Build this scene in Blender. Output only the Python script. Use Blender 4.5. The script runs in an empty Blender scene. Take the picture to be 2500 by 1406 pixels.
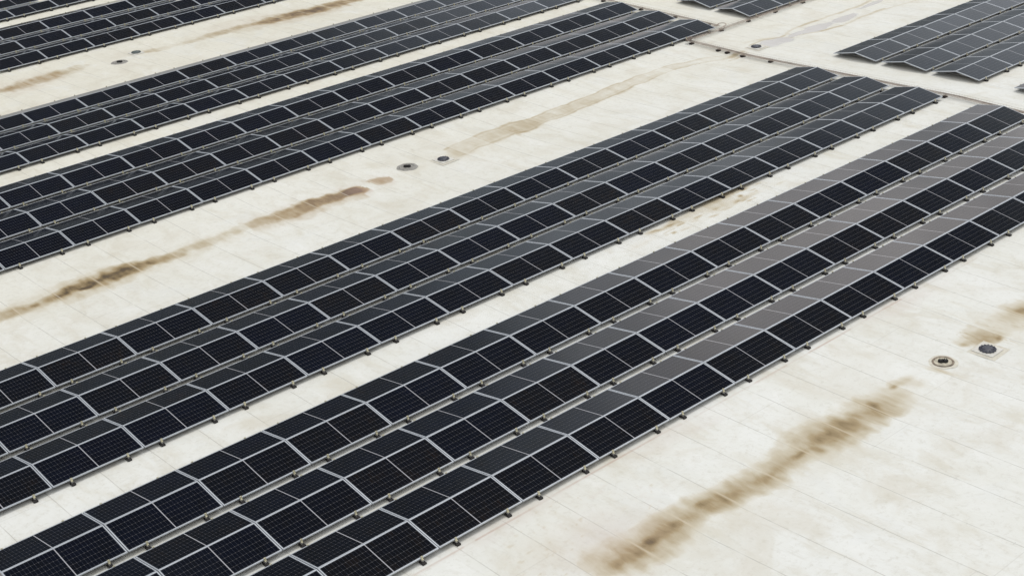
import bpy, bmesh, math, random
import numpy as np
from mathutils import Vector, Matrix, Euler

# ------------------------------------------------------------------ basics
U = 2.5                       # metres per panel bay along a row
rnd = random.Random(7)
scene = bpy.context.scene
COL = bpy.data.collections.new("place")
scene.collection.children.link(COL)

FOCAL = 3625.8 / 2500.0       # focal length / picture width
CAM = np.array([-19.44577, -9.47794, 7.61195])
PITCH, ROLL, YAW = 1.13081396, -0.0697008, -0.70059416
SL = 0.0190070                # roof fall (rad)
HW, RISE, PITCHY = 0.44176, 0.07825, 0.98799   # half tent width, ridge rise, row spacing
EAVE = 0.062                  # eave height above the membrane


def camM():
    ca, sa = math.cos(PITCH), math.sin(PITCH)
    cb, sb = math.cos(ROLL), math.sin(ROLL)
    cc, sc = math.cos(YAW), math.sin(YAW)
    Rx = np.array([[1, 0, 0], [0, ca, -sa], [0, sa, ca]])
    Rr = np.array([[cb, -sb, 0], [sb, cb, 0], [0, 0, 1]])
    Rz = np.array([[cc, -sc, 0], [sc, cc, 0], [0, 0, 1]])
    return Rz @ Rx @ Rr


MC = camM()
FOLD_Y = [-6.9, -2.10, 2.72, 6.92, 11.85, 16.58, 21.25, 26.0, 30.7]
FOLD_Z = [.038, -.0535, .0355, -.0440, .0497, -.0403, .0485, -.0415, .048]


def roof_z(y):                # fold lines of the low-slope roof, bay units, membrane surface
    return np.interp(y, FOLD_Y, FOLD_Z) - EAVE


def px(X):                    # bay units -> pixel of the 2500 px photograph
    q = (np.asarray(X, float) - CAM) @ MC
    return 1250 + 3625.8 * q[0] / -q[2], 703 - 3625.8 * q[1] / -q[2]


def at(x, y):                 # pixel -> point on the membrane, bay units
    d = MC @ np.array([(x - 1250) / 3625.8, (703 - y) / 3625.8, -1.0])
    t = (0 - CAM[2]) / d[2]
    for _ in range(15):
        X = CAM + d * t
        t = (float(roof_z(X[1])) - CAM[2]) / d[2]
    return CAM + d * t


# ------------------------------------------------------------------ materials
def new_mat(name):
    m = bpy.data.materials.new(name)
    m.use_nodes = True
    nt = m.node_tree
    b = nt.nodes["Principled BSDF"]
    return m, nt, b


def N(nt, t, **kw):
    n = nt.nodes.new(t)
    for k, v in kw.items():
        setattr(n, k, v)
    return n


def math_n(nt, op, a, b=None, c=None, clamp=False):
    n = nt.nodes.new("ShaderNodeMath")
    n.operation = op
    n.use_clamp = clamp
    for i, v in enumerate((a, b, c)):
        if v is None:
            continue
        if isinstance(v, (int, float)):
            n.inputs[i].default_value = v
        else:
            nt.links.new(v, n.inputs[i])
    return n.outputs[0]


def mix_c(nt, fac, a, b, mode="MIX"):
    n = nt.nodes.new("ShaderNodeMix")
    n.data_type = "RGBA"
    n.blend_type = mode
    for i, v in ((0, fac), (6, a), (7, b)):
        if isinstance(v, (int, float)):
            n.inputs[i].default_value = v
        elif isinstance(v, tuple):
            n.inputs[i].default_value = (*v, 1)
        else:
            nt.links.new(v, n.inputs[i])
    return n.outputs[2]


def noise(nt, vec, scale, detail=4, rough=.55, dist=0.0):
    n = nt.nodes.new("ShaderNodeTexNoise")
    n.inputs["Scale"].default_value = scale
    n.inputs["Detail"].default_value = detail
    n.inputs["Roughness"].default_value = rough
    n.inputs["Distortion"].default_value = dist
    if vec is not None:
        nt.links.new(vec, n.inputs["Vector"])
    return n


def ramp(nt, v, a, b, lo=0.0, hi=1.0):
    n = nt.nodes.new("ShaderNodeMapRange")
    n.inputs[1].default_value = a
    n.inputs[2].default_value = b
    n.inputs[3].default_value = lo
    n.inputs[4].default_value = hi
    n.interpolation_type = "SMOOTHSTEP"
    nt.links.new(v, n.inputs[0])
    return n.outputs[0]


def scaled(nt, vec, s):
    n = nt.nodes.new("ShaderNodeVectorMath")
    n.operation = "MULTIPLY"
    n.inputs[1].default_value = s
    nt.links.new(vec, n.inputs[0])
    return n.outputs[0]


def simple_mat(name, col, rough=.5, metal=0.0, var=.12, nscale=6.0, spec=.5):
    m, nt, b = new_mat(name)
    tc = N(nt, "ShaderNodeTexCoord")
    n = noise(nt, tc.outputs["Object"], nscale, 5, .6)
    f = ramp(nt, n.outputs[0], .3, .7)
    dark = tuple(c * (1 - var) for c in col)
    lite = tuple(min(1, c * (1 + var)) for c in col)
    nt.links.new(mix_c(nt, f, dark, lite), b.inputs["Base Color"])
    b.inputs["Roughness"].default_value = rough
    b.inputs["Metallic"].default_value = metal
    b.inputs["Specular IOR Level"].default_value = spec
    return m


PL, PW = 0.9912 * U, 0.0      # laminate dims set below
TILT = math.atan2(RISE, HW)
SLOPE = math.hypot(RISE, HW) * U
PW = SLOPE - 0.004
PL = U - 0.022
FR = 0.030                    # frame face width


def make_cell_mat():
    m, nt, b = new_mat("silicon_cells_under_glass")
    tc = N(nt, "ShaderNodeTexCoord")
    sp = N(nt, "ShaderNodeSeparateXYZ")
    nt.links.new(tc.outputs["Object"], sp.inputs[0])
    X, Y = sp.outputs[0], sp.outputs[1]
    # active field: two halves of 13 x 6 half-cut cells
    mid = 0.011               # half width of the centre gap
    mx = 0.016                # margin inside the frame
    halfl = PL / 2 - FR - mx - mid
    cw = halfl / 13.0
    ch = (PW - 2 * FR - 2 * 0.014) / 6.0
    ax = math_n(nt, "SUBTRACT", math_n(nt, "ABSOLUTE", X), mid)
    u = math_n(nt, "DIVIDE", ax, cw)
    v = math_n(nt, "DIVIDE", math_n(nt, "ADD", Y, ch * 3), ch)
    fu = math_n(nt, "FRACT", u)
    fv = math_n(nt, "FRACT", v)
    du = math_n(nt, "MULTIPLY", math_n(nt, "SUBTRACT", .5, math_n(nt, "ABSOLUTE", math_n(nt, "SUBTRACT", fu, .5))), cw)
    dv = math_n(nt, "MULTIPLY", math_n(nt, "SUBTRACT", .5, math_n(nt, "ABSOLUTE", math_n(nt, "SUBTRACT", fv, .5))), ch)
    gx = math_n(nt, "LESS_THAN", du, .0013)
    gy = math_n(nt, "LESS_THAN", dv, .0030)
    dia = math_n(nt, "LESS_THAN", math_n(nt, "ADD", du, dv), .0125)
    outx = math_n(nt, "GREATER_THAN", u, 13.0)
    outy = math_n(nt, "GREATER_THAN", math_n(nt, "ABSOLUTE", Y), ch * 3)
    cen = math_n(nt, "LESS_THAN", ax, 0.0)
    # fine silver busbars across each cell
    bb = math_n(nt, "ABSOLUTE", math_n(nt, "SUBTRACT", math_n(nt, "FRACT", math_n(nt, "MULTIPLY", v, 9.0)), .5))
    bus = math_n(nt, "LESS_THAN", bb, .028)
    oi = N(nt, "ShaderNodeObjectInfo")
    wn = N(nt, "ShaderNodeTexWhiteNoise", noise_dimensions="3D")
    cmb = N(nt, "ShaderNodeCombineXYZ")
    nt.links.new(math_n(nt, "FLOOR", math_n(nt, "MULTIPLY", u, math_n(nt, "SIGN", X))), cmb.inputs[0])
    nt.links.new(math_n(nt, "FLOOR", v), cmb.inputs[1])
    nt.links.new(oi.outputs["Random"], cmb.inputs[2])
    nt.links.new(cmb.outputs[0], wn.inputs["Vector"])
    # each module has its own hue (blue black to brown black), each cell a small offset
    cr = N(nt, "ShaderNodeValToRGB")
    cr.color_ramp.elements[0].color = (.0018, .0032, .0108, 1)
    cr.color_ramp.elements[0].position = 0
    e = cr.color_ramp.elements.new(.5); e.color = (.0016, .0023, .0056, 1)
    e = cr.color_ramp.elements.new(.78); e.color = (.0020, .0020, .0034, 1)
    cr.color_ramp.elements[-1].color = (.0054, .0034, .0030, 1)
    blotch = noise(nt, tc.outputs["Object"], 1.6, 2, .5)
    hue = math_n(nt, "ADD", math_n(nt, "ADD", .20, math_n(nt, "MULTIPLY", oi.outputs["Random"], .42)),
                 math_n(nt, "MULTIPLY", math_n(nt, "SUBTRACT", blotch.outputs[0], .42), .9))
    hue = math_n(nt, "ADD", hue, math_n(nt, "MULTIPLY", math_n(nt, "SUBTRACT", wn.outputs[0], .5), .35))
    nt.links.new(hue, cr.inputs[0])
    vary = math_n(nt, "ADD", .7, math_n(nt, "MULTIPLY", wn.outputs[0], .6))
    cell = mix_c(nt, 1.0, cr.outputs[0], (1, 1, 1), "MULTIPLY")
    sc = N(nt, "ShaderNodeVectorMath", operation="SCALE")
    nt.links.new(cell, sc.inputs[0]); nt.links.new(vary, sc.inputs[3])
    c = mix_c(nt, math_n(nt, "MULTIPLY", bus, .25), sc.outputs[0], (.05, .05, .06))
    c = mix_c(nt, math_n(nt, "MULTIPLY", gx, .75), c, (.10, .11, .15))
    c = mix_c(nt, math_n(nt, "MULTIPLY", gy, .52), c, (.125, .13, .14))
    c = mix_c(nt, math_n(nt, "MULTIPLY", dia, .55), c, (.17, .155, .155))
    edge = math_n(nt, "MAXIMUM", outx, outy)
    c = mix_c(nt, edge, c, (.020, .024, .032))
    c = mix_c(nt, cen, c, (.40, .40, .43))
    # thin film of dust, a touch more along the lower frame edge
    dn = noise(nt, tc.outputs["Object"], 3.0, 5, .6)
    low = ramp(nt, Y, -PW * .5 + .02, -PW * .5 + .20, 1, 0)
    dust = math_n(nt, "ADD", math_n(nt, "MULTIPLY", dn.outputs[0], .003), math_n(nt, "MULTIPLY", low, .006))
    dust = math_n(nt, "ADD", dust, math_n(nt, "MULTIPLY", ramp(nt, oi.outputs["Random"], .3, 1.0), .003))
    c = mix_c(nt, dust, c, (.40, .38, .36))
    nt.links.new(c, b.inputs["Base Color"])
    b.inputs["IOR"].default_value = 1.33
    b.inputs["Specular Tint"].default_value = (.92, .97, 1.0, 1)
    rn = math_n(nt, "ADD", .075, math_n(nt, "MULTIPLY", dn.outputs[0], .07))
    nt.links.new(rn, b.inputs["Roughness"])
    # glass is never dead flat: very shallow waviness
    bn = noise(nt, tc.outputs["Object"], .9, 2, .5)
    bp = N(nt, "ShaderNodeBump")
    bp.inputs["Strength"].default_value = .12
    bp.inputs["Distance"].default_value = .01
    nt.links.new(bn.outputs[0], bp.inputs["Height"])
    nt.links.new(bp.outputs[0], b.inputs["Normal"])
    return m


M_CELL = make_cell_mat()
M_FRAME = simple_mat("anodised_frame", (.46, .49, .535), .42, .12, .10, 2.0)
M_ALU = simple_mat("rail_aluminium", (.42, .41, .385), .45, .2, .15, 4.0)
M_CLAMP = simple_mat("clamp_metal", (.54, .51, .37), .45, .1, .2, 9.0)
M_RUBBER = simple_mat("rubber_mat", (.018, .016, .016), .85, 0, .3, 12.0)
M_BACK = simple_mat("backsheet", (.018, .018, .02), .7, 0, .1, 3.0)
M_DEFL = simple_mat("deflector_sheet", (.33, .33, .325), .55, .35, .08, .8)
M_WIRE = simple_mat("galvanised_wire", (.44, .39, .33), .5, .4, .2, 5.0)
M_CABLE = simple_mat("cable_sheath", (.27, .225, .20), .6, 0, .3, 5.0)
M_CABLE2 = simple_mat("cable_sheath_brown", (.40, .32, .27), .6, 0, .3, 5.0)
M_BLOCK = simple_mat("recycled_rubber_block", (.022, .014, .014), .9, 0, .35, 14.0)
M_PATCH = simple_mat("flashing_membrane", (.66, .645, .60), .55, 0, .09, 5.0)
M_PATCHOLD = simple_mat("old_flashing_membrane", (.62, .59, .51), .6, 0, .10, 8.0)
M_DOME = simple_mat("dark_plastic_grate", (.050, .052, .070), .45, 0, .25, 25.0)
M_DOMEG = simple_mat("grey_green_plastic_grate", (.10, .12, .12), .5, 0, .2, 25.0)
M_STRAIN = simple_mat("black_cast_strainer", (.010, .010, .010), .55, .2, .3, 25.0)
M_BOWL = simple_mat("dirty_sump_metal", (.50, .46, .37), .65, 0, .30, 5.0)
M_BOWLG = simple_mat("grey_sump_metal", (.30, .29, .27), .6, .2, .25, 9.0)
M_RIM = simple_mat("recess_shade_rim", (.22, .18, .14), .8, 0, .6, 5.0)  # dark ring colour stands in for the shadow inside the sump recess


def make_roof_mat():
    m, nt, b = new_mat("roof_membrane")
    tc = N(nt, "ShaderNodeTexCoord")
    P = tc.outputs["Object"]
    sp = N(nt, "ShaderNodeSeparateXYZ")
    nt.links.new(P, sp.inputs[0])
    X, Y = sp.outputs[0], sp.outputs[1]
    big = noise(nt, P, .18, 4, .55)
    med = noise(nt, scaled(nt, P, (1.6, .55, 1)), .9, 6, .62, .6)
    fine = noise(nt, P, 7.0, 6, .68, .3)
    spk = noise(nt, P, 13.0, 5, .75)
    base = mix_c(nt, ramp(nt, big.outputs[0], .38, .62), (.735, .737, .695), (.775, .784, .762))
    # warmer and yellower towards the far valleys
    warm = ramp(nt, Y, 1 * U, 15 * U)
    base = mix_c(nt, math_n(nt, "MULTIPLY", warm, .70), base, (.728, .698, .592))
    base = mix_c(nt, math_n(nt, "MULTIPLY", ramp(nt, med.outputs[0], .48, .72), .50), base, (.60, .565, .47))
    base = mix_c(nt, math_n(nt, "MULTIPLY", ramp(nt, med.outputs[0], .46, .28), .45), base, (.83, .835, .825))
    base = mix_c(nt, math_n(nt, "MULTIPLY", ramp(nt, fine.outputs[0], .50, .76), .46), base, (.54, .52, .46))
    base = mix_c(nt, math_n(nt, "MULTIPLY", ramp(nt, fine.outputs[0], .44, .22), .25), base, (.86, .86, .85))
    base = mix_c(nt, math_n(nt, "MULTIPLY", ramp(nt, spk.outputs[0], .63, .74), .50), base, (.36, .35, .32))
    # scuffs running across the fall, and patchy grey or tan weathering
    sc1 = noise(nt, scaled(nt, P, (2.2, .35, 1)), 2.2, 5, .65, 1.2)
    base = mix_c(nt, math_n(nt, "MULTIPLY", ramp(nt, sc1.outputs[0], .56, .72), .20), base, (.52, .495, .43))
    pt = noise(nt, P, .42, 5, .6, .8)
    base = mix_c(nt, math_n(nt, "MULTIPLY", ramp(nt, pt.outputs[0], .50, .70), .42), base, (.60, .555, .46))
    base = mix_c(nt, math_n(nt, "MULTIPLY", ramp(nt, pt.outputs[0], .46, .30), .25), base, (.70, .72, .72))
    mo = noise(nt, P, 3.1, 6, .72, .5)
    base = mix_c(nt, math_n(nt, "MULTIPLY", ramp(nt, mo.outputs[0], .52, .74), .38), base, (.56, .535, .46))
    base = mix_c(nt, math_n(nt, "MULTIPLY", ramp(nt, mo.outputs[0], .45, .25), .30), base, (.86, .865, .85))
    # membrane widths: laps every 1.39 m across the slope
    pitch = .556 * U
    wob = noise(nt, P, .5, 2, .5)
    xs = math_n(nt, "ADD", X, math_n(nt, "MULTIPLY", math_n(nt, "SUBTRACT", wob.outputs[0], .5), .05))
    t = math_n(nt, "DIVIDE", math_n(nt, "ADD", xs, 8.392 * U), pitch)
    fr = math_n(nt, "FRACT", t)
    dist = math_n(nt, "MULTIPLY", math_n(nt, "SUBTRACT", .5, math_n(nt, "ABSOLUTE", math_n(nt, "SUBTRACT", fr, .5))), pitch)
    lap = ramp(nt, dist, .004, .020, 1, 0)
    brk = noise(nt, scaled(nt, P, (.3, 1, 1)), 1.3, 4, .6)
    lap = math_n(nt, "MULTIPLY", lap, ramp(nt, brk.outputs[0], .30, .56, .18, 1.0))
    # second faint weld line beside the lap
    d2 = math_n(nt, "MULTIPLY", math_n(nt, "ABSOLUTE", math_n(nt, "SUBTRACT", fr, .078)), pitch)
    lap2 = math_n(nt, "MULTIPLY", ramp(nt, d2, .003, .012, 1, 0), .35)
    lap2 = math_n(nt, "MULTIPLY", lap2, ramp(nt, brk.outputs[0], .5, .7))
    base = mix_c(nt, math_n(nt, "MULTIPLY", math_n(nt, "MAXIMUM", lap, lap2), .58), base, (.40, .39, .355))
    # a small tone step from sheet to sheet
    wn = N(nt, "ShaderNodeTexWhiteNoise", noise_dimensions="1D")
    nt.links.new(math_n(nt, "FLOOR", t), wn.inputs["W"])
    base = mix_c(nt, math_n(nt, "MULTIPLY", wn.outputs[0], .055), base, (.45, .43, .38))
    # end laps: short cross joints at a different place in every sheet
    yt = math_n(nt, "ADD", math_n(nt, "DIVIDE", Y, 9.5), math_n(nt, "MULTIPLY", wn.outputs[0], 3.7))
    fy = math_n(nt, "FRACT", yt)
    dy = math_n(nt, "MULTIPLY", math_n(nt, "SUBTRACT", .5, math_n(nt, "ABSOLUTE", math_n(nt, "SUBTRACT", fy, .5))), 9.5)
    base = mix_c(nt, math_n(nt, "MULTIPLY", ramp(nt, dy, .006, .020, 1, 0), .22), base, (.42, .40, .36))
    # fasteners dotted along the laps
    ft = math_n(nt, "FRACT", math_n(nt, "DIVIDE", Y, .47))
    dfy = math_n(nt, "MULTIPLY", math_n(nt, "SUBTRACT", .5, math_n(nt, "ABSOLUTE", math_n(nt, "SUBTRACT", ft, .5))), .47)
    r2 = math_n(nt, "SQRT", math_n(nt, "ADD", math_n(nt, "POWER", math_n(nt, "SUBTRACT", dist, .035), 2), math_n(nt, "POWER", dfy, 2)))
    fast = math_n(nt, "MULTIPLY", ramp(nt, r2, .008, .018, 1, 0), ramp(nt, brk.outputs[0], .54, .60))
    base = mix_c(nt, math_n(nt, "MULTIPLY", fast, .45), base, (.30, .30, .29))
    # silt and rust-brown deposits left where water stands (their own shapes, laid on the mesh)
    st = N(nt, "ShaderNodeAttribute", attribute_name="silt")
    pk = N(nt, "ShaderNodeAttribute", attribute_name="rust")
    wt = N(nt, "ShaderNodeAttribute", attribute_name="puddle")
    sn = noise(nt, scaled(nt, P, (1.0, .38, 1)), 2.6, 7, .66, .9)
    sn2 = noise(nt, scaled(nt, P, (1.0, .16, 1)), 5.5, 5, .6, .2)
    # silt stops and starts at the laps
    step = math_n(nt, "ADD", .66, math_n(nt, "MULTIPLY", wn.outputs[0], .62))
    s = math_n(nt, "MULTIPLY", st.outputs["Fac"], step)
    mod = math_n(nt, "ADD", .22, math_n(nt, "ADD", math_n(nt, "MULTIPLY", sn.outputs[0], 1.15), math_n(nt, "MULTIPLY", sn2.outputs[0], .45)))
    s = math_n(nt, "MULTIPLY", s, mod, clamp=True)
    # drying rim: a slightly darker line where the silt thins out
    rim = math_n(nt, "MULTIPLY", math_n(nt, "SUBTRACT", 1.0, math_n(nt, "DIVIDE", math_n(nt, "ABSOLUTE", math_n(nt, "SUBTRACT", s, .16)), .05), clamp=True), .022)
    s = math_n(nt, "ADD", s, rim, clamp=True)
    scol = N(nt, "ShaderNodeValToRGB")
    els = scol.color_ramp.elements
    els[0].position = 0; els[0].color = (.70, .67, .59, 1)
    els[1].position = 1; els[1].color = (.105, .075, .045, 1)
    e = els.new(.28); e.color = (.55, .495, .385, 1)
    e = els.new(.55); e.color = (.375, .29, .17, 1)
    e = els.new(.80); e.color = (.215, .155, .078, 1)
    nt.links.new(s, scol.inputs[0])
    base = mix_c(nt, ramp(nt, s, .02, .30), base, scol.outputs[0])
    rs = math_n(nt, "MULTIPLY", pk.outputs["Fac"], math_n(nt, "ADD", .35, math_n(nt, "MULTIPLY", sn.outputs[0], 1.2)), clamp=True)
    base = mix_c(nt, rs, base, (.47, .32, .26))
    # raised welds stay cleaner than the silt round them
    lapc = math_n(nt, "MULTIPLY", ramp(nt, math_n(nt, "MULTIPLY", math_n(nt, "ABSOLUTE", math_n(nt, "SUBTRACT", fr, .045)), pitch), .015, .045, 1, 0), ramp(nt, s, .10, .45))
    base = mix_c(nt, math_n(nt, "MULTIPLY", lapc, .42), base, (.66, .59, .47))
    base = mix_c(nt, math_n(nt, "MULTIPLY", wt.outputs["Fac"], .80), base, (.33, .325, .325))
    nt.links.new(base, b.inputs["Base Color"])
    rg = math_n(nt, "ADD", .60, math_n(nt, "MULTIPLY", fine.outputs[0], .2))
    rg = math_n(nt, "SUBTRACT", rg, math_n(nt, "MULTIPLY", wt.outputs["Fac"], .68), clamp=True)
    rg = math_n(nt, "MAXIMUM", rg, .03)
    nt.links.new(rg, b.inputs["Roughness"])
    b.inputs["Specular IOR Level"].default_value = .35
    bp = N(nt, "ShaderNodeBump")
    bp.inputs["Strength"].default_value = .25
    bp.inputs["Distance"].default_value = .02
    hgt = math_n(nt, "ADD", math_n(nt, "MULTIPLY", med.outputs[0], .5), math_n(nt, "MULTIPLY", lap, -.25))
    hgt = math_n(nt, "MULTIPLY", hgt, math_n(nt, "SUBTRACT", 1.0, wt.outputs["Fac"], clamp=True))
    nt.links.new(hgt, bp.inputs["Height"])
    nt.links.new(bp.outputs[0], b.inputs["Normal"])
    return m


M_ROOF = make_roof_mat()


# ------------------------------------------------------------------ mesh helpers
def bx(bm, c, s, rot=None, mat=0, bev=0.0):
    r = bmesh.ops.create_cube(bm, size=1.0)
    vs = r["verts"]
    bmesh.ops.scale(bm, vec=s, verts=vs)
    if bev:
        es = list({e for v in vs for e in v.link_edges})
        g = bmesh.ops.bevel(bm, geom=es, offset=bev, segments=1, affect="EDGES")
        vs = list({v for f in g["faces"] for v in f.verts} | {v for v in vs if v.is_valid})
    if rot is not None:
        bmesh.ops.rotate(bm, cent=(0, 0, 0), matrix=rot, verts=vs)
    bmesh.ops.translate(bm, vec=c, verts=vs)
    for f in {f for v in vs for f in v.link_faces}:
        f.material_index = mat
    return vs


def tube(bm, pts, r, seg=6, mat=0):
    pts = [Vector(p) for p in pts]
    rings = []
    for i, p in enumerate(pts):
        d = (pts[min(i + 1, len(pts) - 1)] - pts[max(i - 1, 0)]).normalized()
        a = d.orthogonal().normalized() if i == 0 else (a - d * a.dot(d)).normalized()
        b_ = d.cross(a)
        rings.append([bm.verts.new(p + (a * math.cos(2 * math.pi * k / seg) + b_ * math.sin(2 * math.pi * k / seg)) * r) for k in range(seg)])
    for i in range(len(rings) - 1):
        for k in range(seg):
            f = bm.faces.new((rings[i][k], rings[i][(k + 1) % seg], rings[i + 1][(k + 1) % seg], rings[i + 1][k]))
            f.material_index = mat
            f.smooth = True
    for rg in (rings[0][::-1], rings[-1]):
        bm.faces.new(rg).material_index = mat


def lathe(bm, prof, seg=40, mat=0, wob=None, sx=1.0, sy=1.0, smooth=True, cap=True):
    rings = []
    for i, (r, z) in enumerate(prof):
        rings.append([bm.verts.new((math.cos(2 * math.pi * k / seg) * r * (wob(k / seg, i) if wob else 1) * sx,
                                    math.sin(2 * math.pi * k / seg) * r * (wob(k / seg, i) if wob else 1) * sy, z)) for k in range(seg)])
    for i in range(len(rings) - 1):
        for k in range(seg):
            f = bm.faces.new((rings[i][k], rings[i][(k + 1) % seg], rings[i + 1][(k + 1) % seg], rings[i + 1][k]))
            f.material_index = mat
            f.smooth = smooth
    if cap and prof[-1][0] > 1e-4:
        bm.faces.new(rings[-1]).material_index = mat
    return rings


def to_mesh(name, bm, mats):
    me = bpy.data.meshes.new(name)
    bmesh.ops.recalc_face_normals(bm, faces=bm.faces[:])
    bm.to_mesh(me)
    bm.free()
    for m in (mats if isinstance(mats, (list, tuple)) else [mats]):
        me.materials.append(m)
    return me


def link(name, me, parent=None, loc=(0, 0, 0), rot=(0, 0, 0)):
    o = bpy.data.objects.new(name, me)
    COL.objects.link(o)
    o.parent = parent
    o.location = loc
    o.rotation_euler = rot
    return o


def tag(o, label=None, cat=None, group=None, kind=None):
    if label: o["label"] = label
    if cat: o["category"] = cat
    if group: o["group"] = group
    if kind: o["kind"] = kind
    return o


# ------------------------------------------------------------------ roof sheet with its silt marks
def build_roof():
    def axis(dense, lo, hi, step):
        v = list(np.concatenate([np.arange(a, b, s) for a, b, s in dense]))
        v = [x for x in v]
        far_lo = np.arange(lo, v[0], step)
        far_hi = np.arange(v[-1] + step, hi, step)
        return np.unique(np.round(np.concatenate([far_lo, v, far_hi]), 5))
    xs = axis([(-17.2, 5.2, .022)], -70, 95, 3.0)
    yd = []
    segs = [(-3.35, -.55, .020), (-.55, 2.5, .30), (2.5, 3.0, .03), (3.0, 5.7, .3), (5.7, 8.1, .022),
            (8.1, 15.6, .3), (15.6, 17.1, .025), (17.1, 30, .4)]
    ys = axis(segs, -40, 110, 3.0)
    ys = np.unique(np.round(np.concatenate([ys, FOLD_Y]), 5))
    nx, ny = len(xs), len(ys)
    XX, YY = np.meshgrid(xs, ys)
    zf = np.interp(YY, FOLD_Y + [120.0], FOLD_Z + [.0]) - EAVE
    zf = np.where(YY < FOLD_Y[0], np.interp(YY, [-60, FOLD_Y[0]], [0, FOLD_Z[0]]) - EAVE, zf)
    co = np.stack([XX * U, YY * U, zf * U], -1).reshape(-1, 3).astype(np.float32)
    idx = np.arange(nx * ny).reshape(ny, nx)
    quads = np.stack([idx[:-1, :-1], idx[:-1, 1:], idx[1:, 1:], idx[1:, :-1]], -1).reshape(-1, 4)
    me = bpy.data.meshes.new("roof")
    me.vertices.add(len(co)); me.vertices.foreach_set("co", co.ravel())
    me.loops.add(quads.size); me.loops.foreach_set("vertex_index", quads.ravel().astype(np.int32))
    me.polygons.add(len(quads))
    me.polygons.foreach_set("loop_start", np.arange(0, quads.size, 4, dtype=np.int32))
    me.update(calc_edges=True)
    x, y = XX.ravel(), YY.ravel()
    silt = np.zeros(len(x)); rust = np.zeros(len(x)); pud = np.zeros(len(x))
    rg = np.random.default_rng(3)

    def vnoise(px_, py_, sx, sy, seed, oct_=3):
        out = 0; amp = 1; tot = 0
        for o in range(oct_):
            r = np.random.default_rng(seed + o)
            g = r.random((256, 256))
            u = px_ / sx * 2 ** o; v = py_ / sy * 2 ** o
            iu = np.floor(u).astype(int); iv = np.floor(v).astype(int)
            fu = u - iu; fv = v - iv
            fu = fu * fu * (3 - 2 * fu); fv = fv * fv * (3 - 2 * fv)
            a = g[iu % 256, iv % 256]; b = g[(iu + 1) % 256, iv % 256]
            c = g[iu % 256, (iv + 1) % 256]; d = g[(iu + 1) % 256, (iv + 1) % 256]
            out = out + amp * ((a * (1 - fu) + b * fu) * (1 - fv) + (c * (1 - fu) + d * fu) * fv)
            tot += amp; amp *= .5
        return out / tot
    # work only where the marks are
    sel = (x > -17) & (x < 5.1) & (((y > -3.3) & (y < -.55)) | ((y > 2.5) & (y < 3.0)) | ((y > 5.7) & (y < 8.1)) | ((y > 15.6) & (y < 17.1)))
    X, Y = x[sel], y[sel]
    wx = (vnoise(X, Y, .28, .28, 11) - .5) * .16
    wy = (vnoise(X, Y, .28, .28, 21) - .5) * .13
    gr = vnoise(X, Y, .09, .22, 31, 4)
    S = np.zeros(len(X)); R = np.zeros(len(X)); W = np.zeros(len(X))
    en = 0

    def blob(p, rx, ry, k, soft=.6, target="s", ang=0.0, world=False):
        nonlocal S, R, W
        c = p if world else at(*p)[:2]
        dx, dy = X + wx - c[0], Y + wy - c[1]
        if ang:
            ca, sa = math.cos(ang), math.sin(ang)
            dx, dy = dx * ca + dy * sa, -dx * sa + dy * ca
        d = np.sqrt((dx / rx) ** 2 + (dy / ry) ** 2) + (en * .5 if target == "s" else 0)
        f = np.clip((1 + soft - d) / (2 * soft), 0, 1)
        f = f * f * (3 - 2 * f) * k
        if target == "s":
            S = np.maximum(S, f) + .25 * np.minimum(S, f)
        elif target == "r":
            R = np.maximum(R, f)
        elif target == "w":
            W = np.maximum(W, f)
        else:
            S = S * (1 - f)

    en = .75 * (vnoise(X, Y, .42, .20, 77, 4) - .5) + .55 * (vnoise(X, Y, .10, .12, 78, 3) - .5)

    def streak(pts, soft=.55, target="s", wide=1.0):
        # pts: (px, py, half width across the valley in bays, strength)
        P = [(*at(a, b)[:2], w, k) for a, b, w, k in pts]
        P.sort()
        xs_ = [p[0] for p in P]
        cy = np.interp(X + wx * .4, xs_, [p[1] for p in P])
        hw = np.interp(X, xs_, [p[2] for p in P]) * wide
        kk = np.interp(X + wx, xs_, [p[3] for p in P], left=0, right=0)
        d = np.abs(Y + wy * .9 - cy) / hw + en
        f = np.clip((1 + soft - d) / (2 * soft), 0, 1)
        f = f * f * (3 - 2 * f) * kk * (.60 + .8 * gr)
        nonlocal S, R
        if target == "s":
            S = np.maximum(S, f)
        else:
            R = np.maximum(R, f)

    # --- nearest valley (lower right of the photograph)
    streak([(1455, 1404, .26, .16), (1520, 1365, .22, .32), (1600, 1300, .18, .44), (1700, 1250, .17, .42), (1800, 1200, .16, .40),
            (1880, 1160, .20, .52), (1960, 1100, .22, .62), (2040, 1060, .22, .66), (2100, 1020, .21, .64), (2150, 990, .24, .38), (2205, 978, .18, .14)], 1.0)
    streak([(1560, 1345, .36, .10), (1700, 1285, .34, .13), (1850, 1210, .32, .13), (2000, 1110, .34, .19), (2120, 1040, .26, .16)], 1.0)
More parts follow.
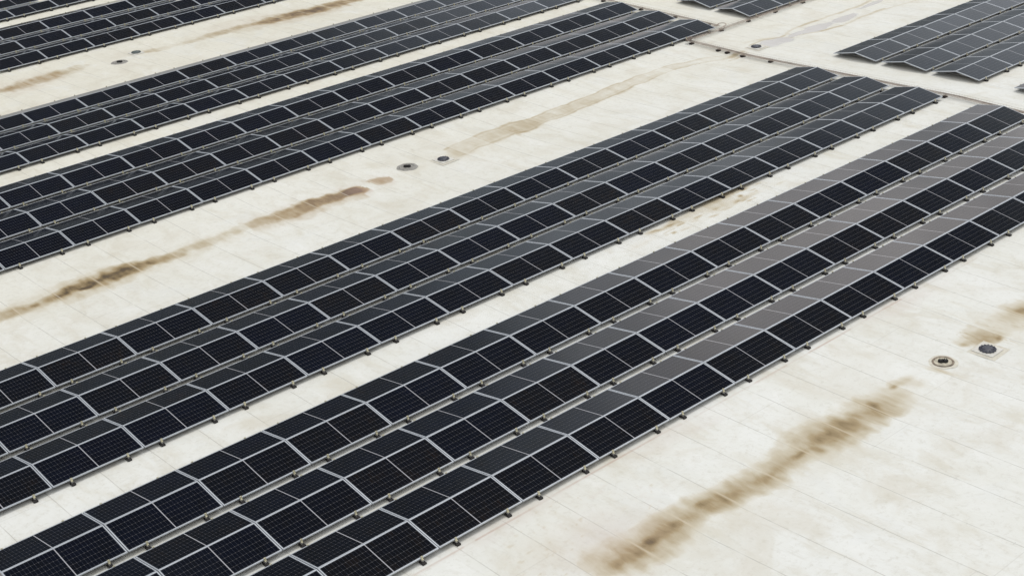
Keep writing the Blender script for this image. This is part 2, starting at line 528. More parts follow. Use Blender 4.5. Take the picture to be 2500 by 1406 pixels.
    for p, rx, ry, k in [((2132, 988), .10, .08, .60), ((2175, 975), .26, .20, .30), ((2040, 1052), .20, .10, .50), ((2022, 1062), .09, .05, .62),
                         ((2070, 1030), .20, .12, .44), ((1958, 1105), .12, .05, .78), ((1945, 1110), .05, .06, .6), ((1985, 1085), .22, .12, .42), ((1884, 1158), .12, .07, .66), ((1868, 1178), .12, .10, .46),
                         ((1925, 1130), .16, .14, .40), ((1790, 1206), .13, .08, .58), ((1765, 1232), .15, .07, .46), ((1722, 1226), .12, .07, .58), ((1700, 1262), .15, .07, .36),
                         ((1656, 1276), .10, .07, .66), ((1628, 1296), .10, .06, .50), ((1584, 1322), .12, .06, .70), ((1562, 1345), .10, .07, .56), ((1640, 1318), .18, .10, .34),
                         ((1512, 1370), .14, .09, .42), ((1490, 1392), .18, .10, .26), ((1620, 1350), .20, .12, .26), ((2205, 930), .15, .08, .34), ((2235, 940), .16, .10, .20),
                         ((2188, 944), .07, .035, .5), ((1500, 1340), .3, .18, .20)]:
        blob(p, rx, ry, k, .95)
    blob((2290, 903), .05, .16, .26, .9)
    # beyond the grate, top of that valley
    streak([(2335, 846, .08, .16), (2380, 825, .15, .34), (2440, 800, .22, .32), (2500, 765, .24, .36), (2560, 735, .24, .4)], 1.0)
    streak([(2345, 842, .06, .20), (2385, 830, .10, .34), (2440, 815, .12, .34), (2470, 812, .1, .2)], 1.0)
    blob((2400, 836), .14, .07, .42, .9); blob((2438, 828), .10, .05, .46, .9); blob((2352, 842), .08, .05, .36, .9); blob((2496, 758), .12, .09, .56, .9)
    for i in range(26):       # torn-looking cross streaks there
        q = (2350 + rg.random() * 150, 845 - rg.random() * 80)
        blob(q, .10 + .1 * rg.random(), .010, .35 * rg.random(), ang=-1.45)
    # pinkish scour left of the near stains and along the chalk line
    blob((1480, 1310), .40, .30, .22, 1.0, "r"); blob((1560, 1290), .30, .2, .16, 1.0, "r"); blob((1440, 1340), .5, .3, .14, 1.0, "r")
    blob((1250, 1270), .5, .10, .16, 1.0, "r"); blob((1640, 1060), .5, .12, .14, 1.0, "r"); blob((2215, 735), .5, .12, .18, 1.0, "r")
    blob((1700, 1045), .3, .06, .14, 1.0, "r")
    blob((1330, 1330), .6, .3, .10, 1.0); blob((1400, 1220), .7, .3, .07, 1.0)
    # --- middle valley
    streak([(-30, 785, .18, .50), (0, 772, .19, .52), (60, 752, .16, .44), (110, 738, .15, .50), (175, 708, .15, .66), (245, 683, .17, .76),
            (330, 652, .16, .70), (400, 632, .14, .58), (450, 612, .12, .32), (540, 580, .12, .28), (600, 555, .12, .32)], .75)
    streak([(0, 774, .28, .24), (250, 684, .28, .28), (450, 614, .22, .18), (600, 557, .22, .20)], 1.0)
    streak([(603, 554, .12, .50), (650, 537, .15, .72), (700, 522, .16, .82), (760, 500, .165, .98), (830, 478, .15, 1.1), (880, 463, .12, 1.0), (897, 458, .07, .5)], .60)
    streak([(905, 450, .10, .28), (918, 446, .15, .52), (940, 440, .15, .58), (958, 436, .08, .52)], .4)
    blob((210, 703), .10, .05, .80); blob((82, 746), .06, .06, .70); blob((150, 722), .12, .05, .6); blob((246, 682), .10, .07, .80); blob((300, 662), .12, .05, .7); blob((340, 650), .10, .06, .66); blob((375, 640), .04, .08, .72)
    streak([(600, 555, .24, .08), (700, 527, .28, .12), (830, 480, .22, .20), (880, 466, .20, .34), (899, 460, .14, .45)], .9, "r")
    streak([(905, 450, .14, .2), (940, 441, .20, .30), (960, 436, .12, .3)], .7, "r")
    streak([(600, 556, .24, .30), (700, 527, .27, .34), (880, 468, .22, .34)], 1.0)
    blob((250, 590), .5, .08, .22, 1.0, "r"); blob((330, 560), .5, .07, .18, 1.0, "r"); blob((700, 435), .3, .06, .15, 1.0, "r")
    blob((1660, 115), .5, .10, .20, 1.0, "r"); blob((1640, 125), .4, .16, .12, 1.0, "r")
    # pale scalloped tide lines past the grate
    band = [(1095, 378, .20), (1150, 352, .25), (1230, 322, .25), (1300, 300, .22), (1400, 262, .21), (1480, 228, .20), (1560, 195, .18), (1640, 165, .15), (1720, 148, .14), (1800, 137, .13)]
    Pb = sorted([(*at(a, b_)[:2], w) for a, b_, w in band])
    bxs = [p[0] for p in Pb]
    cy = np.interp(X, bxs, [p[1] for p in Pb]); hw = np.interp(X, bxs, [p[2] for p in Pb], left=.001, right=.001)
    sc_ = .72 + .26 * np.abs(np.sin((X + wx) * 4.3)) * (.5 + .9 * vnoise(X, Y, .6, 9, 55))
    d = np.abs(Y + wy * .55 - cy) / (hw * sc_) + en * .35
    inside = (X > bxs[0]) & (X < bxs[-1])
    fade = np.interp(X, [bxs[0], bxs[0] + .15, -4.6, -3.2, -2.0, bxs[-1]], [0, 1, 1.0, 1.15, 1.2, .8])
    brk_ = .45 + 1.0 * vnoise(X, Y, .35, .12, 57)
    edge = (np.exp(-((d - 1) / .16) ** 2) * .26 + np.exp(-((d - .55) / .2) ** 2) * .06) * brk_ + np.clip(1.35 - d, 0, .6) * .17 * (.5 + gr)
    near_ = np.interp(X, [-6.4, -4.6, -3.0, -.5], [1.0, .85, .45, .25])
    edge = edge * .85 + near_ * np.clip(1.3 - d, 0, 1) * .13 * (.4 + 1.2 * gr)
    S = np.maximum(S, np.where(inside, edge * fade, 0))
    blob((1130, 372), .36, .20, .24, .9); blob((1200, 340), .38, .22, .22, .9); blob((1245, 322), .04, .30, .30, .8); blob((1300, 305), .35, .20, .26, .9); blob((1420, 255), .35, .16, .22, .9)
    blob((1455, 250), .2, .07, .22, .9); blob((1520, 226), .2, .07, .2, .9); blob((1600, 188), .15, .06, .2, .9)
    blob((1795, 135), .28, .07, .36)
    # standing water and its tide lines past the far grate
    for p, rx, ry in [((1882, 107), .24, .17), ((1908, 99), .22, .15)]:
        blob(p, rx, ry, 1.0, .35, "w")
    for p, rx, ry, a in [((1992, 70), .46, .13, .02), ((2062, 46), .40, .12, .0), ((1942, 84), .22, .07, 0)]:
        blob(p, rx, ry, .95, .2, "w", a)
    blob((2130, 10), .5, .06, .8, .25, "w")
    def tide(pts, k=.4, w=.020):
        Q = [at(a, b_)[:2] for a, b_ in pts]
        nonlocal S
        for (x0, y0), (x1, y1) in zip(Q[:-1], Q[1:]):
            dx, dy = x1 - x0, y1 - y0; L = dx * dx + dy * dy
            t_ = np.clip(((X + wx * .5 - x0) * dx + (Y + wy * .5 - y0) * dy) / L, 0, 1)
            dd = np.hypot(X + wx * .5 - x0 - t_ * dx, Y + wy * .5 - y0 - t_ * dy)
            S = np.maximum(S, np.exp(-(dd / w) ** 2) * k)
    tide([(2160, -12), (2085, 20), (1990, 52), (1935, 72), (1920, 82), (1945, 87), (1990, 80), (2060, 62), (2110, 40), (2160, 22)], .30, .05)
    tide([(1830, 112), (1860, 100), (1900, 93), (1925, 82)], .30, .03)
    tide([(1820, 105), (1880, 95), (1930, 92)], .16, .10)
    tide([(2110, 40), (2240, 0)], .2, .05)
    tide([(1780, 150), (1800, 143), (1825, 130)], .22, .03)
    # --- far valley
    streak([(-20, 227, .16, .40), (20, 219, .20, .62), (60, 207, .24, .62), (110, 192, .24, .52), (150, 178, .20, .42), (168, 173, .14, .22), (190, 166, .18, .34), (205, 163, .14, .28), (230, 158, .10, .1)], .7)
    streak([(-20, 228, .34, .22), (100, 196, .36, .28), (210, 163, .2, .14)], 1.0)
    streak([(355, 128, .12, .20), (375, 124, .16, .30), (420, 113, .16, .22), (490, 96, .16, .26), (510, 88, .18, .32), (560, 75, .16, .34), (600, 64, .15, .38)], .8)
    streak([(595, 66, .15, .4), (640, 57, .20, .62), (700, 42, .24, .80), (760, 27, .26, .84), (810, 14, .26, .80), (900, -8, .22, .66)], .75)
    streak([(560, 78, .36, .2), (700, 44, .42, .30), (860, 4, .40, .28)], 1.0)
    streak([(0, 226, .40, .08), (60, 212, .45, .14), (150, 182, .3, .10)], .9, "r")
    streak([(600, 66, .3, .10), (700, 45, .4, .14), (860, 4, .36, .12)], .9, "r")
    streak([(450, 60, .5, .10), (650, 15, .5, .12), (380, 100, .4, .08)], .9)
    blob((430, 70), 1.4, .35, .12, 1.0); blob((600, 55), .9, .3, .09, 1.0, "r")
    # grime by the ridge under the second array
    for p, rx, ry, k in [((1725, 494), .36, .13, .36), ((1690, 522), .30, .12, .26), ((1765, 478), .25, .09, .40), ((1640, 548), .26, .10, .20),
                         ((1800, 462), .34, .08, .26), ((1600, 566), .22, .08, .16), ((1900, 448), .14, .04, .18), ((1745, 505), .4, .10, .22), ((1800, 490), .4, .05, .20), ((1700, 550), .3, .05, .2), ((1560, 600), .3, .06, .12)]:
        blob(p, rx, ry, k, 1.0)
    for i in range(40):
        q = (1600 + rg.random() * 260, 0)
        q = (q[0], 560 - (q[0] - 1600) * .42 + rg.random() * 45 - 15)
        blob(q, .05 + .10 * rg.random(), .012 + .02 * rg.random(), .45 * rg.random(), .8, ang=rg.random() * .6 - .3)
    # speckled, trodden patch left of the near stain
    for i in range(420):
        q = (1220 + rg.random() * 420, 1180 + rg.random() * 226)
        if q[1] < 1206 + (1303 - q[0]) * .55: continue
        blob(q, .010 + .022 * rg.random(), .010 + .014 * rg.random(), .04 + .13 * rg.random(), 1.0, "r" if i % 3 == 0 else "s")
    # sweep of thin grime in every valley
    vb = np.minimum(np.abs(Y + 2.10), np.minimum(np.abs(Y - 7.3), np.abs(Y - 16.5)))
    S = np.maximum(S, np.clip(1 - vb / .55, 0, 1) * .085 * (.4 + 1.2 * vnoise(X, Y, .6, .35, 91)) * ((X < -7.2) | (Y > 0)))
    # red chalk line snapped along the front edge of the nearest array
    cl = np.exp(-((Y + .665 + .012 * np.sin(X * 1.3)) / .010) ** 2) * (.30 + .45 * (vnoise(X, Y * 0, .5, 9, 63) > .42))
    R = np.maximum(R, np.where(X < -4.6, cl * .85, 0))
    silt[sel], rust[sel], pud[sel] = S, R, W
    for nm, arr in (("silt", silt), ("rust", rust), ("puddle", pud)):
        a = me.attributes.new(nm, "FLOAT", "POINT")
        a.data.foreach_set("value", np.clip(arr, 0, 1).astype(np.float32))
    me.materials.append(M_ROOF)
    o = link("roof", me)
    tag(o, "off-white membrane roof with brown silt stains in its valleys", "roof", kind="structure")
    return o


build_roof()


# ------------------------------------------------------------------ modules and supports
def panel_meshes():
    bm = bmesh.new()          # laminate: glass face and backsheet
    w, l = PW / 2 - FR + .002, PL / 2 - FR + .002
    top = [bm.verts.new((sx * l, sy * w, -.002)) for sx, sy in ((-1, -1), (1, -1), (1, 1), (-1, 1))]
    bot = [bm.verts.new((v.co.x, v.co.y, -.009)) for v in top]
    bm.faces.new(top).material_index = 0
    f = bm.faces.new(bot[::-1]); f.material_index = 1
    for i in range(4):
        f = bm.faces.new((top[i], bot[i], bot[(i + 1) % 4], top[(i + 1) % 4])); f.material_index = 1
    lam = to_mesh("solar_panel", bm, [M_CELL, M_BACK])
    bm = bmesh.new()
    L, W, T = PL, PW, .035
    bx(bm, (0, W / 2 - FR / 2, -T / 2), (L, FR, T), bev=.002)
    bx(bm, (0, -W / 2 + FR / 2, -T / 2), (L, FR, T), bev=.002)
    bx(bm, (L / 2 - FR / 2, 0, -T / 2), (FR, W - 2 * FR - .001, T), bev=.002)
    bx(bm, (-L / 2 + FR / 2, 0, -T / 2), (FR, W - 2 * FR - .001, T), bev=.002)
    fr = to_mesh("frame", bm, M_FRAME)
    return lam, fr


LAM, FRM = panel_meshes()
E_, R_ = EAVE * U, RISE * U
W_ = HW * U


def support_meshes():
    bm = bmesh.new()          # base rail under the tent with its two clamps and the ridge post
    bx(bm, (0, 0, .064), (.040, 2 * W_ + .06, .024), bev=.003)
    bx(bm, (0, 0, .055 + (E_ + R_ - .09) / 2), (.04, .04, E_ + R_ - .11), bev=.002)
    for s in (-1, 1):
        bx(bm, (0, s * (W_ - .012), .076 + (E_ - .112) / 2), (.036, .028, E_ - .112), bev=.002)
    rail = to_mesh("base_rail", bm, M_ALU)
    bm = bmesh.new()
    bx(bm, (0, 0, -.010), (.055, .012, .066), bev=.002)
    bx(bm, (0, -.014, .020), (.055, .036, .006), bev=.002)
    bx(bm, (0, .012, -.048), (.048, .040, .012), bev=.002)
    clamp = to_mesh("clamp", bm, M_CLAMP)
    bm = bmesh.new()
    bx(bm, (0, .020, .026), (.110, .165, .048), bev=.006)
    pad = to_mesh("rubber_pad", bm, M_RUBBER)
    return rail, clamp, pad


RAIL, CLAMP, PAD = support_meshes()


def defl_mesh():
    bm = bmesh.new()
    pts = [(0, -.004), (W_ * .9, -R_ * .96), (W_ * .9, -R_ * .96 - .02)]
    ring = []
    for x in (-U / 2 + .004, U / 2 - .004):
        ring.append([bm.verts.new((x, y, z)) for y, z in pts] + [bm.verts.new((x, y, z - .003)) for y, z in pts[::-1]])
    n = len(ring[0])
    for k in range(n):
        bm.faces.new((ring[0][k], ring[0][(k + 1) % n], ring[1][(k + 1) % n], ring[1][k]))
    bm.faces.new(ring[0][::-1]); bm.faces.new(ring[1])
    return to_mesh("wind_deflector", bm, M_DEFL)


DEFL = defl_mesh()

# array: first joint x, y of the middle ridge, eave-plane height there, fall direction, bays run left (+1) or right (-1)
ARR = {
    "near":   (0.0, .8401, 0.0, 1, 1),
    "second": (0.0, 4.3087, .0056, -1, 1),
    "third":  (1.0295, 9.8613, .0118, 1, 1),
    "fourth": (2.03, 13.3249, .0218, -1, 1),
    "fifth":  (-.9607, 18.9257, .0043, 1, 1),
    "sixth":  (-1.01, 22.39, .0177, -1, 1),
    "right_near":   (1.020, .8401, 0.0, 1, -1),
    "right_second": (1.0099, 4.307, .0056, -1, -1),
    "right_third":  (1.9963, 9.8561, .0118, 1, -1),
    "right_fourth": (3.03, 13.3249, .0218, -1, -1),
}
LABELS = {
    ("near", 0): "rear row of dark solar panels in the nearest array, right along its pale service lane",
    ("near", 1): "middle row of dark solar panels in the nearest array at the bottom of the photo",
    ("near", 2): "foremost row of dark solar panels, bordering the open stained roof at lower right",
    ("second", 0): "rear row of the second array, facing the stained valley with the middle roof drain",
    ("second", 1): "middle row of dark solar panels in the second array, centre of the photo",
    ("second", 2): "front row of the second array, edging the narrow pale lane before the nearest array",
    ("third", 0): "rear row of the third array, third block of panels counted from the bottom",
    ("third", 1): "middle row of solar panels in the third array, behind the middle stained valley",
    ("third", 2): "front row of the third array, ending at the corner of the cable trays",
    ("fourth", 0): "rear row of the fourth array with a plain grey sheet-metal back instead of panels",
    ("fourth", 1): "middle row of solar panels in the fourth array, just under the grey-backed row",
    ("fourth", 2): "front row of the fourth array, edging the narrow pale lane behind the third array",
    ("fifth", 0): "rear row of the fifth array near the top left of the photo",
    ("fifth", 1): "middle row of solar panels in the fifth array, upper left",
    ("fifth", 2): "front row of the fifth array, above the two small far drains",
    ("sixth", 1): "middle row of the farthest array, cut by the top left corner",
    ("sixth", 2): "front row of the farthest array in the top left corner",
    ("right_near", 0): "dark corner tip of a panel row cut by the right edge beyond the cross aisle",
    ("right_second", 0): "rear row of the array at upper right, nearest the long puddle",
    ("right_second", 1): "middle row of the greyish solar array at upper right",
    ("right_second", 2): "front row of the greyish array at upper right, with feet on the pale aisle",
    ("right_third", 1): "middle row of the small array cut by the top edge beyond the cross aisle",
    ("right_third", 2): "front row of the array at the top edge, directly behind the long cable tray",
}


def visible(p, m=120):
    x, y = px(p)
    q = (np.asarray(p) - CAM) @ MC
    return q[2] < 0 and -m < x < 2500 + m and -m < y < 1406 + m


n_pan = 0
for an, (x0, yg, zg, sg, dr) in ARR.items():
    for row in range(3):
        v = (1 - row) * PITCHY
        s = sg * SL
        by, bz = yg + v * math.cos(s), zg + v * math.sin(s)
        bays = []
        for k in range(0, 26):
            xa = x0 - dr * (k + .5)
            ok = any(visible((xa + a, by + b, bz + .03)) for a in (-.5, 0, .5) for b in (-HW, 0, HW))
            if ok: bays.append(k)
        if not bays or (an, row) not in LABELS:
            continue
        # keep only what the frame really shows plus one bay
        inframe = [k for k in bays if any(visible((x0 - dr * (k + .5) + a, by + b, bz + .03), 0) for a in (-.5, -.25, 0, .25, .5) for b in (-HW, -HW / 2, 0, HW / 2, HW))]
        if not inframe:
            continue
        k0, k1 = min(inframe), max(inframe)
        root = bpy.data.objects.new("solar_panel_row", None)
        COL.objects.link(root)
        root.empty_display_size = .3
        root.location = (x0 * U, by * U, bz * U - E_)
        root.rotation_euler = (s, 0, 0)
        tag(root, LABELS[(an, row)], "solar panels", "rows of tilted solar panels on the roof")
        for k in range(k0, k1 + 1):
            cx = -dr * (k + .5) * U
            for side in (-1, 1):
                if side == 1 and an == "fourth" and row == 0:
                    link("wind_deflector", DEFL, root, (cx, 0.006, E_ + R_))
                    continue
                rz = 0 if side == -1 else math.pi
                jit = rnd.uniform(-.0018, .0018)
                p = link("solar_panel", LAM, root, (cx, side * W_ / 2, E_ + R_ / 2 + jit),
                         Euler((TILT * 1.0 + rnd.uniform(-.0035, .0035), 0, rz), "XYZ"))
                p.rotation_euler = (Matrix.Rotation(rz, 3, "Z") @ Matrix.Rotation(TILT + rnd.uniform(-.007, .007), 3, "X") @ Matrix.Rotation(rnd.uniform(-.0012, .0012), 3, "Y")).to_euler()
                link("frame", FRM, p)
                n_pan += 1
            for fx in (.195, .805):
                rx = -dr * (k + fx) * U + rnd.uniform(-.02, .02)
                r = link("base_rail", RAIL, root, (rx, 0, .002), (0, 0, rnd.uniform(-.006, .006)))
                for side in (-1, 1):
                    link("clamp", CLAMP, r, (0, side * (W_ + .004), E_ - .004), (0, 0, 0 if side == 1 else math.pi))
                    link("rubber_pad", PAD, r, (rnd.uniform(-.01, .01), side * (W_ - .002), -.001), (0, 0, 0 if side == 1 else math.pi))
print("panels", n_pan)


# ------------------------------------------------------------------ cable trays
def ground_pt(x, y, h=0.0):
    return Vector((x * U, y * U, float(roof_z(y)) * U + h))


def cable_tray(label, pts, blocks, width=.32, height=.065, lift=.105, ncab=5, seed=1, extra=None):
    """pts: centre line in bays; blocks: positions (x, y) of the support blocks."""
    r = random.Random(seed)
    base = ground_pt(*pts[0])
    root = bpy.data.objects.new("cable_tray", None)
    COL.objects.link(root); root.location = base
    tag(root, label, "cable tray", "wire cable trays on the roof")
    path = []
    for (a, b) in zip(pts[:-1], pts[1:]):
        L = math.hypot(b[0] - a[0], b[1] - a[1]) * U
        n = max(2, int(L / .12))
        for i in range(n):
            t = i / n
            path.append((a[0] + (b[0] - a[0]) * t, a[1] + (b[1] - a[1]) * t))
    path.append(pts[-1])
    P = [ground_pt(x, y, lift) - base for x, y in path]
    bm = bmesh.new()
    def frame_at(i):
        d = (P[min(i + 1, len(P) - 1)] - P[max(i - 1, 0)]); d.z = 0; d.normalize()
        return d, Vector((-d.y, d.x, 0))
    w = width / 2
    for off, h in ((-w, 0), (-w / 3, 0), (w / 3, 0), (w, 0), (-w, height), (w, height)):
        tube(bm, [P[i] + frame_at(i)[1] * off + Vector((0, 0, h)) for i in range(0, len(P), 4)] + [P[-1] + frame_at(len(P) - 1)[1] * off + Vector((0, 0, h))], .0035, 4)
    for i in range(len(P)):
        d, s = frame_at(i)
        tube(bm, [P[i] - s * w + Vector((0, 0, height + .018)), P[i] - s * w, P[i] + s * w, P[i] + s * w + Vector((0, 0, height + .018))], .003, 4)
    link("wire_basket", to_mesh("wire_basket", bm, M_WIRE), root)
    for c in range(ncab):
        bm = bmesh.new()
        off = (-.6 + 1.2 * c / max(1, ncab - 1)) * w
        ph = r.uniform(0, 6)
        pts3 = []
        for i in range(0, len(P), 3):
            d, s = frame_at(i)
            pts3.append(P[i] + s * (off + .018 * math.sin(i * .13 + ph) + r.uniform(-.008, .008)) + Vector((0, 0, .012 + .006 * (c % 2))))
        tube(bm, pts3, .008, 5)
        link("cable", to_mesh("cable", bm, M_CABLE if c % 2 else M_CABLE2), root)
    for (x, y) in blocks:
        bm = bmesh.new()
        # trapezoid block: wide foot, narrower head, channel on top
        a, b_, h = .105, .075, .085
        vs = []
        for hz, k in ((.003, 1.0), (h * .55, .92), (h, .62)):
            vs.append([bm.verts.new((sx * a * k, sy * b_ * k, hz)) for sx, sy in ((-1, -1), (1, -1), (1, 1), (-1, 1))])
        for i in range(2):
            for q in range(4):
                bm.faces.new((vs[i][q], vs[i][(q + 1) % 4], vs[i + 1][(q + 1) % 4], vs[i + 1][q]))
        bm.faces.new(vs[0][::-1]); bm.faces.new(vs[2])
        bx(bm, (0, 0, h + .007), (width + .04, .035, .014), bev=.002)
        k = link("support_block", to_mesh("support_block", bm, M_BLOCK), root, ground_pt(x, y) - base)
        k.rotation_euler = (0, 0, r.uniform(-.15, .15))
    return root


cable_tray("wire cable tray running down the cross aisle past the panel row ends",
           [(.15, 8.30), (.15, -.35)],
           [(.135, 8.22), (.12, 7.57), (.12, 7.36), (.135, 7.02), (.15, 6.41), (.15, 5.5), (.13, 2.93)], seed=3, ncab=6)
cable_tray("wire cable tray along the front of the array at the top edge",
           [(.30, 8.335), (6.5, 8.335)],
           [(1.09, 8.345), (1.87, 8.345), (2.66, 8.345), (3.50, 8.345), (4.35, 8.345), (5.2, 8.345), (6.1, 8.345)], seed=5, ncab=4)
cable_tray("wire cable tray behind the ends of the third array rows near the top",
           [(1.20, 8.50), (1.20, 12.3)],
           [(1.20, 8.75), (1.20, 9.6), (1.20, 10.5), (1.18, 11.52)], seed=8, ncab=4)


def loose_cable(label, pts, r_, mat, coils=()):
    bm = bmesh.new()
    P = [Vector(p) for p in pts]
    Q = []
    for i in range(len(P) - 1):      # Catmull-Rom
        p0, p1, p2, p3 = P[max(i - 1, 0)], P[i], P[i + 1], P[min(i + 2, len(P) - 1)]
        for k in range(8):
            t = k / 8
            Q.append(.5 * ((2 * p1) + (p2 - p0) * t + (2 * p0 - 5 * p1 + 4 * p2 - p3) * t * t + (-p0 + 3 * p1 - 3 * p2 + p3) * t ** 3))
    Q.append(P[-1])
    tube(bm, Q, r_, 6)
    o = link("cable_bundle", to_mesh("cable_bundle", bm, mat))
    tag(o, label, "cable")
    return o


g = ground_pt
loose_cable("loop of brown cable curving off the third array's end into the tray",
            [g(1.02, 8.62, .10), g(1.16, 8.54, .12), g(1.28, 8.55, .17), g(1.34, 8.46, .17), g(1.24, 8.38, .16), g(1.02, 8.34, .15)], .018, M_CABLE2)
# tangle where the two trays meet
bm = bmesh.new()
rr = random.Random(4)
for k in range(9):
    ax, ay = rr.uniform(.08, .15), rr.uniform(.06, .12)
    zc = .15 + .015 * k
    cx, cy = rr.uniform(-.05, .05), rr.uniform(-.05, .05)
    pts = []
    for i in range(19):
        a = i / 18 * math.pi * rr.uniform(1.7, 1.95)
        pts.append(Vector((cx + ax * math.cos(a), cy + ay * math.sin(a), zc + .03 * math.sin(a * 2 + k))))
    tube(bm, pts, .010, 5, k % 2)
o = link("cable_coil", to_mesh("cable_coil", bm, [M_CABLE, M_CABLE2]), None, g(.14, 8.28, .0))
tag(o, "tangled coil of dark cables where the two wire trays meet", "cable")


# ------------------------------------------------------------------ drains and grates
def roof_drain(label, x, y, rad, grey=False, far=False):
    root = bpy.data.objects.new("roof_drain", None)
    COL.objects.link(root); root.location = g(x, y)
    tag(root, label, "roof drain", "round roof drains in the valleys")
    wob = lambda t, i: 1 + .035 * math.sin(t * 6.28 * 3 + x) + .02 * math.sin(t * 6.28 * 7)
    bm = bmesh.new()
    lathe(bm, [(rad * 1.08, .002), (rad * 1.0, .012), (rad * .90, .014), (rad * .80, .006)], 48, 0, wob)
    bm2 = bmesh.new()
    lathe(bm2, [(rad * .84, .007), (rad * .78, .028), (rad * .72, .030), (rad * .66, .009)], 48, 0, lambda t, i: 1 + .03 * math.sin(t * 6.28 * 2 + 1), cap=False)
    bm3 = bmesh.new()
    lathe(bm3, [(rad * .80, .0085), (rad * .3, .0075), (.001, .007)], 32, 0)
    link("sump_flange", to_mesh("sump_flange", bm, M_BOWLG if grey else M_PATCHOLD), root)
    link("clamp_ring", to_mesh("clamp_ring", bm2, M_BOWLG if grey else M_RIM), root)
    link("bowl", to_mesh("bowl", bm3, M_BOWLG if grey else M_BOWL), root)
    # cast strainer: two lobed ribbed baskets side by side
    bm = bmesh.new()
    br = rad * .19
    for s in (-1, 1):
        c = Vector((s * br * .86 * .68, -s * br * .86 * .73, 0))
        R0 = []
        seg = 24
        for (rr_, z) in ((1.0, .008), (1.05, .035), (.95, .055), (.60, .068), (.05, .072)):
            R0.append([bm.verts.new(c + Vector((math.cos(6.2832 * k / seg) * br * rr_ * (1 + .13 * (k % 3 == 0)), math.sin(6.2832 * k / seg) * br * rr_ * (1 + .13 * (k % 3 == 0)), z))) for k in range(seg)])
        for i in range(len(R0) - 1):
            for k in range(seg):
                bm.faces.new((R0[i][k], R0[i][(k + 1) % seg], R0[i + 1][(k + 1) % seg], R0[i + 1][k]))
        bm.faces.new(R0[-1])
        for k in range(6):
            a = k * math.pi / 3
            bx(bm, c + Vector((math.cos(a) * br * .8, math.sin(a) * br * .8, .074)), (.018, .018, .024))
    link("strainer", to_mesh("strainer", bm, M_STRAIN), root)
    return root


def overflow(label, x, y, mat, rad=.088, old=True):
    rad *= U
    root = bpy.data.objects.new("overflow_drain", None)
    COL.objects.link(root); root.location = g(x, y)
    root.rotation_euler = (0, 0, .02)
    tag(root, label, "overflow drain", "grated overflow drains on white squares")
    if old:
        bm = bmesh.new()
        bx(bm, (.015, .00, .0045), (.84, .88, .005), Matrix.Rotation(.03, 3, "Z"), bev=.002)
        link("membrane_patch", to_mesh("membrane_patch", bm, M_PATCHOLD), root)
    bm = bmesh.new()
    bx(bm, (0, 0, .020), (.58, .62, .026), bev=.006)
    link("base_plate", to_mesh("base_plate", bm, M_PATCH), root)
    bm = bmesh.new()
    n = 14
    wob = lambda t, i: 1 + (.065 * math.cos(t * 6.2832 * n) if i in (1, 2, 3) else 0)
    lathe(bm, [(rad * .92, .033), (rad * .97, .040), (rad * 1.0, .062), (rad * .93, .078), (rad * .70, .074), (rad * .66, .088), (rad * .30, .092), (.001, .094)], n * 8, 0, wob)
    for k in range(n):
        a = 6.2832 * k / n
        bx(bm, (math.cos(a) * rad * .80, math.sin(a) * rad * .80, .084), (rad * .30, .018, .014), Matrix.Rotation(a, 3, "Z"), bev=.002)
    link("grate", to_mesh("grate", bm, mat), root)
    return root


roof_drain("round drain with black twin strainer in a dirty ringed sump, nearest at right", -7.09, -1.83, .145 * U)
overflow("dark lobed grate on a white square beside the nearest drain at right edge", -6.56, -2.03, M_DOME, .090)
roof_drain("round drain with black strainer in a plain grey disc, in the middle valley", -7.10, 7.385, .150 * U, grey=True)
overflow("dark lobed grate on a pale square beside the middle valley drain", -6.56, 7.19, M_DOME, .088)
roof_drain("small far drain with dark centre in a grey disc, upper left valley", -7.09, 16.28, .150 * U, grey=True)
overflow("grey-green grate flush in the upper left valley, the farthest one", -6.56, 16.60, M_DOMEG, .090, old=False)
overflow("grey grate on a white square beside a puddle near the cable tray", .70, 7.19, M_DOME, .090)

# ------------------------------------------------------------------ light, sky, camera
SUN_EL, SUN_AZ = math.radians(63), math.radians(78)
sun = bpy.data.lights.new("sun", "SUN")
sun.energy = 1.2
sun.angle = math.radians(18)
sun.color = (1.0, .97, .92)
so = bpy.data.objects.new("sun", sun)
COL.objects.link(so)
# direction towards the sun: azimuth measured in the roof's own axes
sd = Vector((math.cos(SUN_EL) * math.sin(SUN_AZ), math.cos(SUN_EL) * math.cos(SUN_AZ), math.sin(SUN_EL)))
so.rotation_euler = (-sd).to_track_quat("-Z", "Y").to_euler()

w = bpy.data.worlds.new("World")
scene.world = w
w.use_nodes = True
nt = w.node_tree
bg = nt.nodes["Background"]
sky = nt.nodes.new("ShaderNodeTexSky")
sky.sky_type = "NISHITA"
sky.sun_disc = False
sky.sun_elevation = SUN_EL
sky.sun_rotation = SUN_AZ
sky.air_density = 1.0
sky.dust_density = 3.0
tc = nt.nodes.new("ShaderNodeTexCoord")
sp = nt.nodes.new("ShaderNodeSeparateXYZ")
nt.links.new(tc.outputs["Generated"], sp.inputs[0])
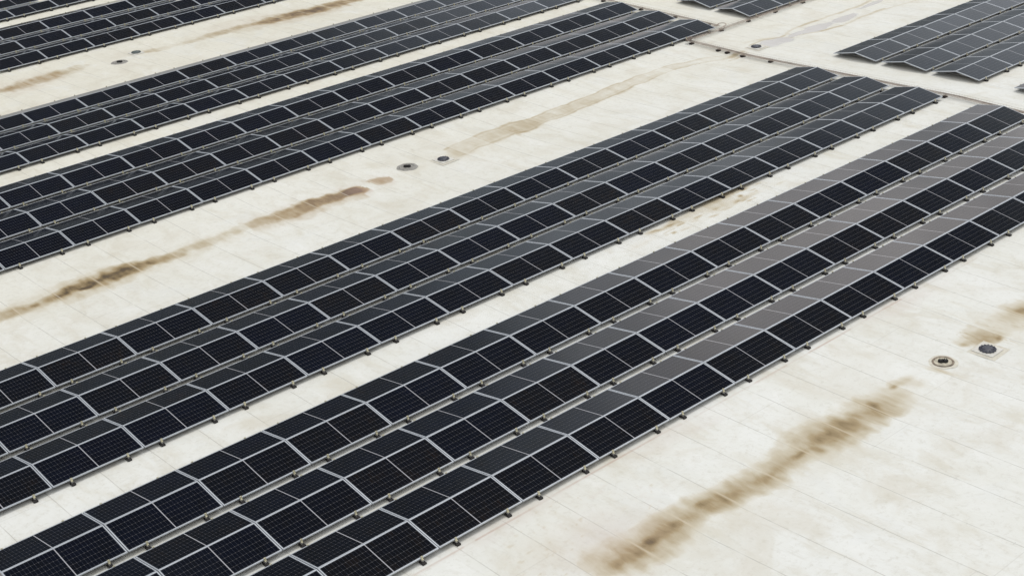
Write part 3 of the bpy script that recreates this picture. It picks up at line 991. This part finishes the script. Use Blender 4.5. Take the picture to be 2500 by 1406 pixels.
# cloudy sky: bright overhead and behind the viewer, a dark deck ahead with a bright break low on the right
X_, Y_, Z_ = sp.outputs
az = math_n(nt, "ARCTAN2", X_, Y_)                     # 0 along +Y, growing towards +X
cn = noise(nt, tc.outputs["Generated"], 3.2, 5, .55, .3)
cn2 = noise(nt, tc.outputs["Generated"], 9.0, 4, .55, .2)
wob = math_n(nt, "MULTIPLY", math_n(nt, "SUBTRACT", cn.outputs[0], .5), .34)
azw = math_n(nt, "ADD", az, wob)
zw = math_n(nt, "ADD", Z_, math_n(nt, "MULTIPLY", math_n(nt, "SUBTRACT", cn2.outputs[0], .5), .10))
R = math.radians
ahead = math_n(nt, "MULTIPLY", ramp(nt, azw, R(-45), R(0)), ramp(nt, azw, R(95), R(140), 1, 0))
low = ramp(nt, zw, .78, .93, 1, 0)
deck = math_n(nt, "MULTIPLY", ahead, low)
brk = math_n(nt, "MULTIPLY", ramp(nt, azw, R(30), R(45)), ramp(nt, azw, R(88), R(112), 1, 0))
brk = math_n(nt, "MULTIPLY", brk, ramp(nt, zw, .06, .21))
brk = math_n(nt, "MULTIPLY", brk, ramp(nt, zw, .40, .53, 1, 0))
hor = math_n(nt, "MULTIPLY", ramp(nt, Z_, .16, .02), ramp(nt, az, R(10), R(45), .3, 1.0))
dk = math_n(nt, "ADD", .085, math_n(nt, "MULTIPLY", brk, 1.15))
dk = math_n(nt, "ADD", dk, math_n(nt, "MULTIPLY", hor, .17))
cn3 = noise(nt, tc.outputs["Generated"], 26.0, 4, .6, .3)
lump = math_n(nt, "MULTIPLY", ramp(nt, cn2.outputs[0], .30, .70, .74, 1.24), ramp(nt, cn3.outputs[0], .3, .7, .86, 1.14))
dk = math_n(nt, "MULTIPLY", dk, lump)
back = math_n(nt, "MULTIPLY", .96, ramp(nt, cn.outputs[0], .30, .70, .85, 1.15))
Lm = N(nt, "ShaderNodeMix"); Lm.data_type = "FLOAT"
nt.links.new(deck, Lm.inputs[0]); nt.links.new(back, Lm.inputs[2]); nt.links.new(dk, Lm.inputs[3])
lum = math_n(nt, "DIVIDE", Lm.outputs[0], .13)
cloud = nt.nodes.new("ShaderNodeVectorMath"); cloud.operation = "SCALE"
tint = mix_c(nt, brk, (.86, 1.0, 1.12), mix_c(nt, ramp(nt, Z_, .27, .40), (1.045, .99, .972), (.93, 1.0, 1.08)))
tint = mix_c(nt, deck, (1.0, 1.0, .99), tint)
nt.links.new(tint, cloud.inputs[0])
nt.links.new(lum, cloud.inputs[3])
c = mix_c(nt, .97, sky.outputs[0], cloud.outputs[0])
nt.links.new(c, bg.inputs[0])
bg.inputs[1].default_value = .13

cam = bpy.data.cameras.new("camera")
cam.sensor_width = 36.0
cam.lens = 36.0 * FOCAL
cam.clip_start = .5
cam.clip_end = 2000
co = bpy.data.objects.new("camera", cam)
COL.objects.link(co)
m3 = Matrix([[float(v) for v in r] for r in MC])
co.matrix_world = Matrix.Translation(Vector([float(v) * U for v in CAM])) @ m3.to_4x4()
scene.camera = co

scene.view_settings.view_transform = "Standard"
scene.view_settings.look = "None"
scene.view_settings.exposure = 0.02
scene.view_settings.gamma = 1.0
scene.view_settings.use_curve_mapping = False
scene.cycles.max_bounces = 6
scene.cycles.diffuse_bounces = 1
scene.cycles.use_denoising = True
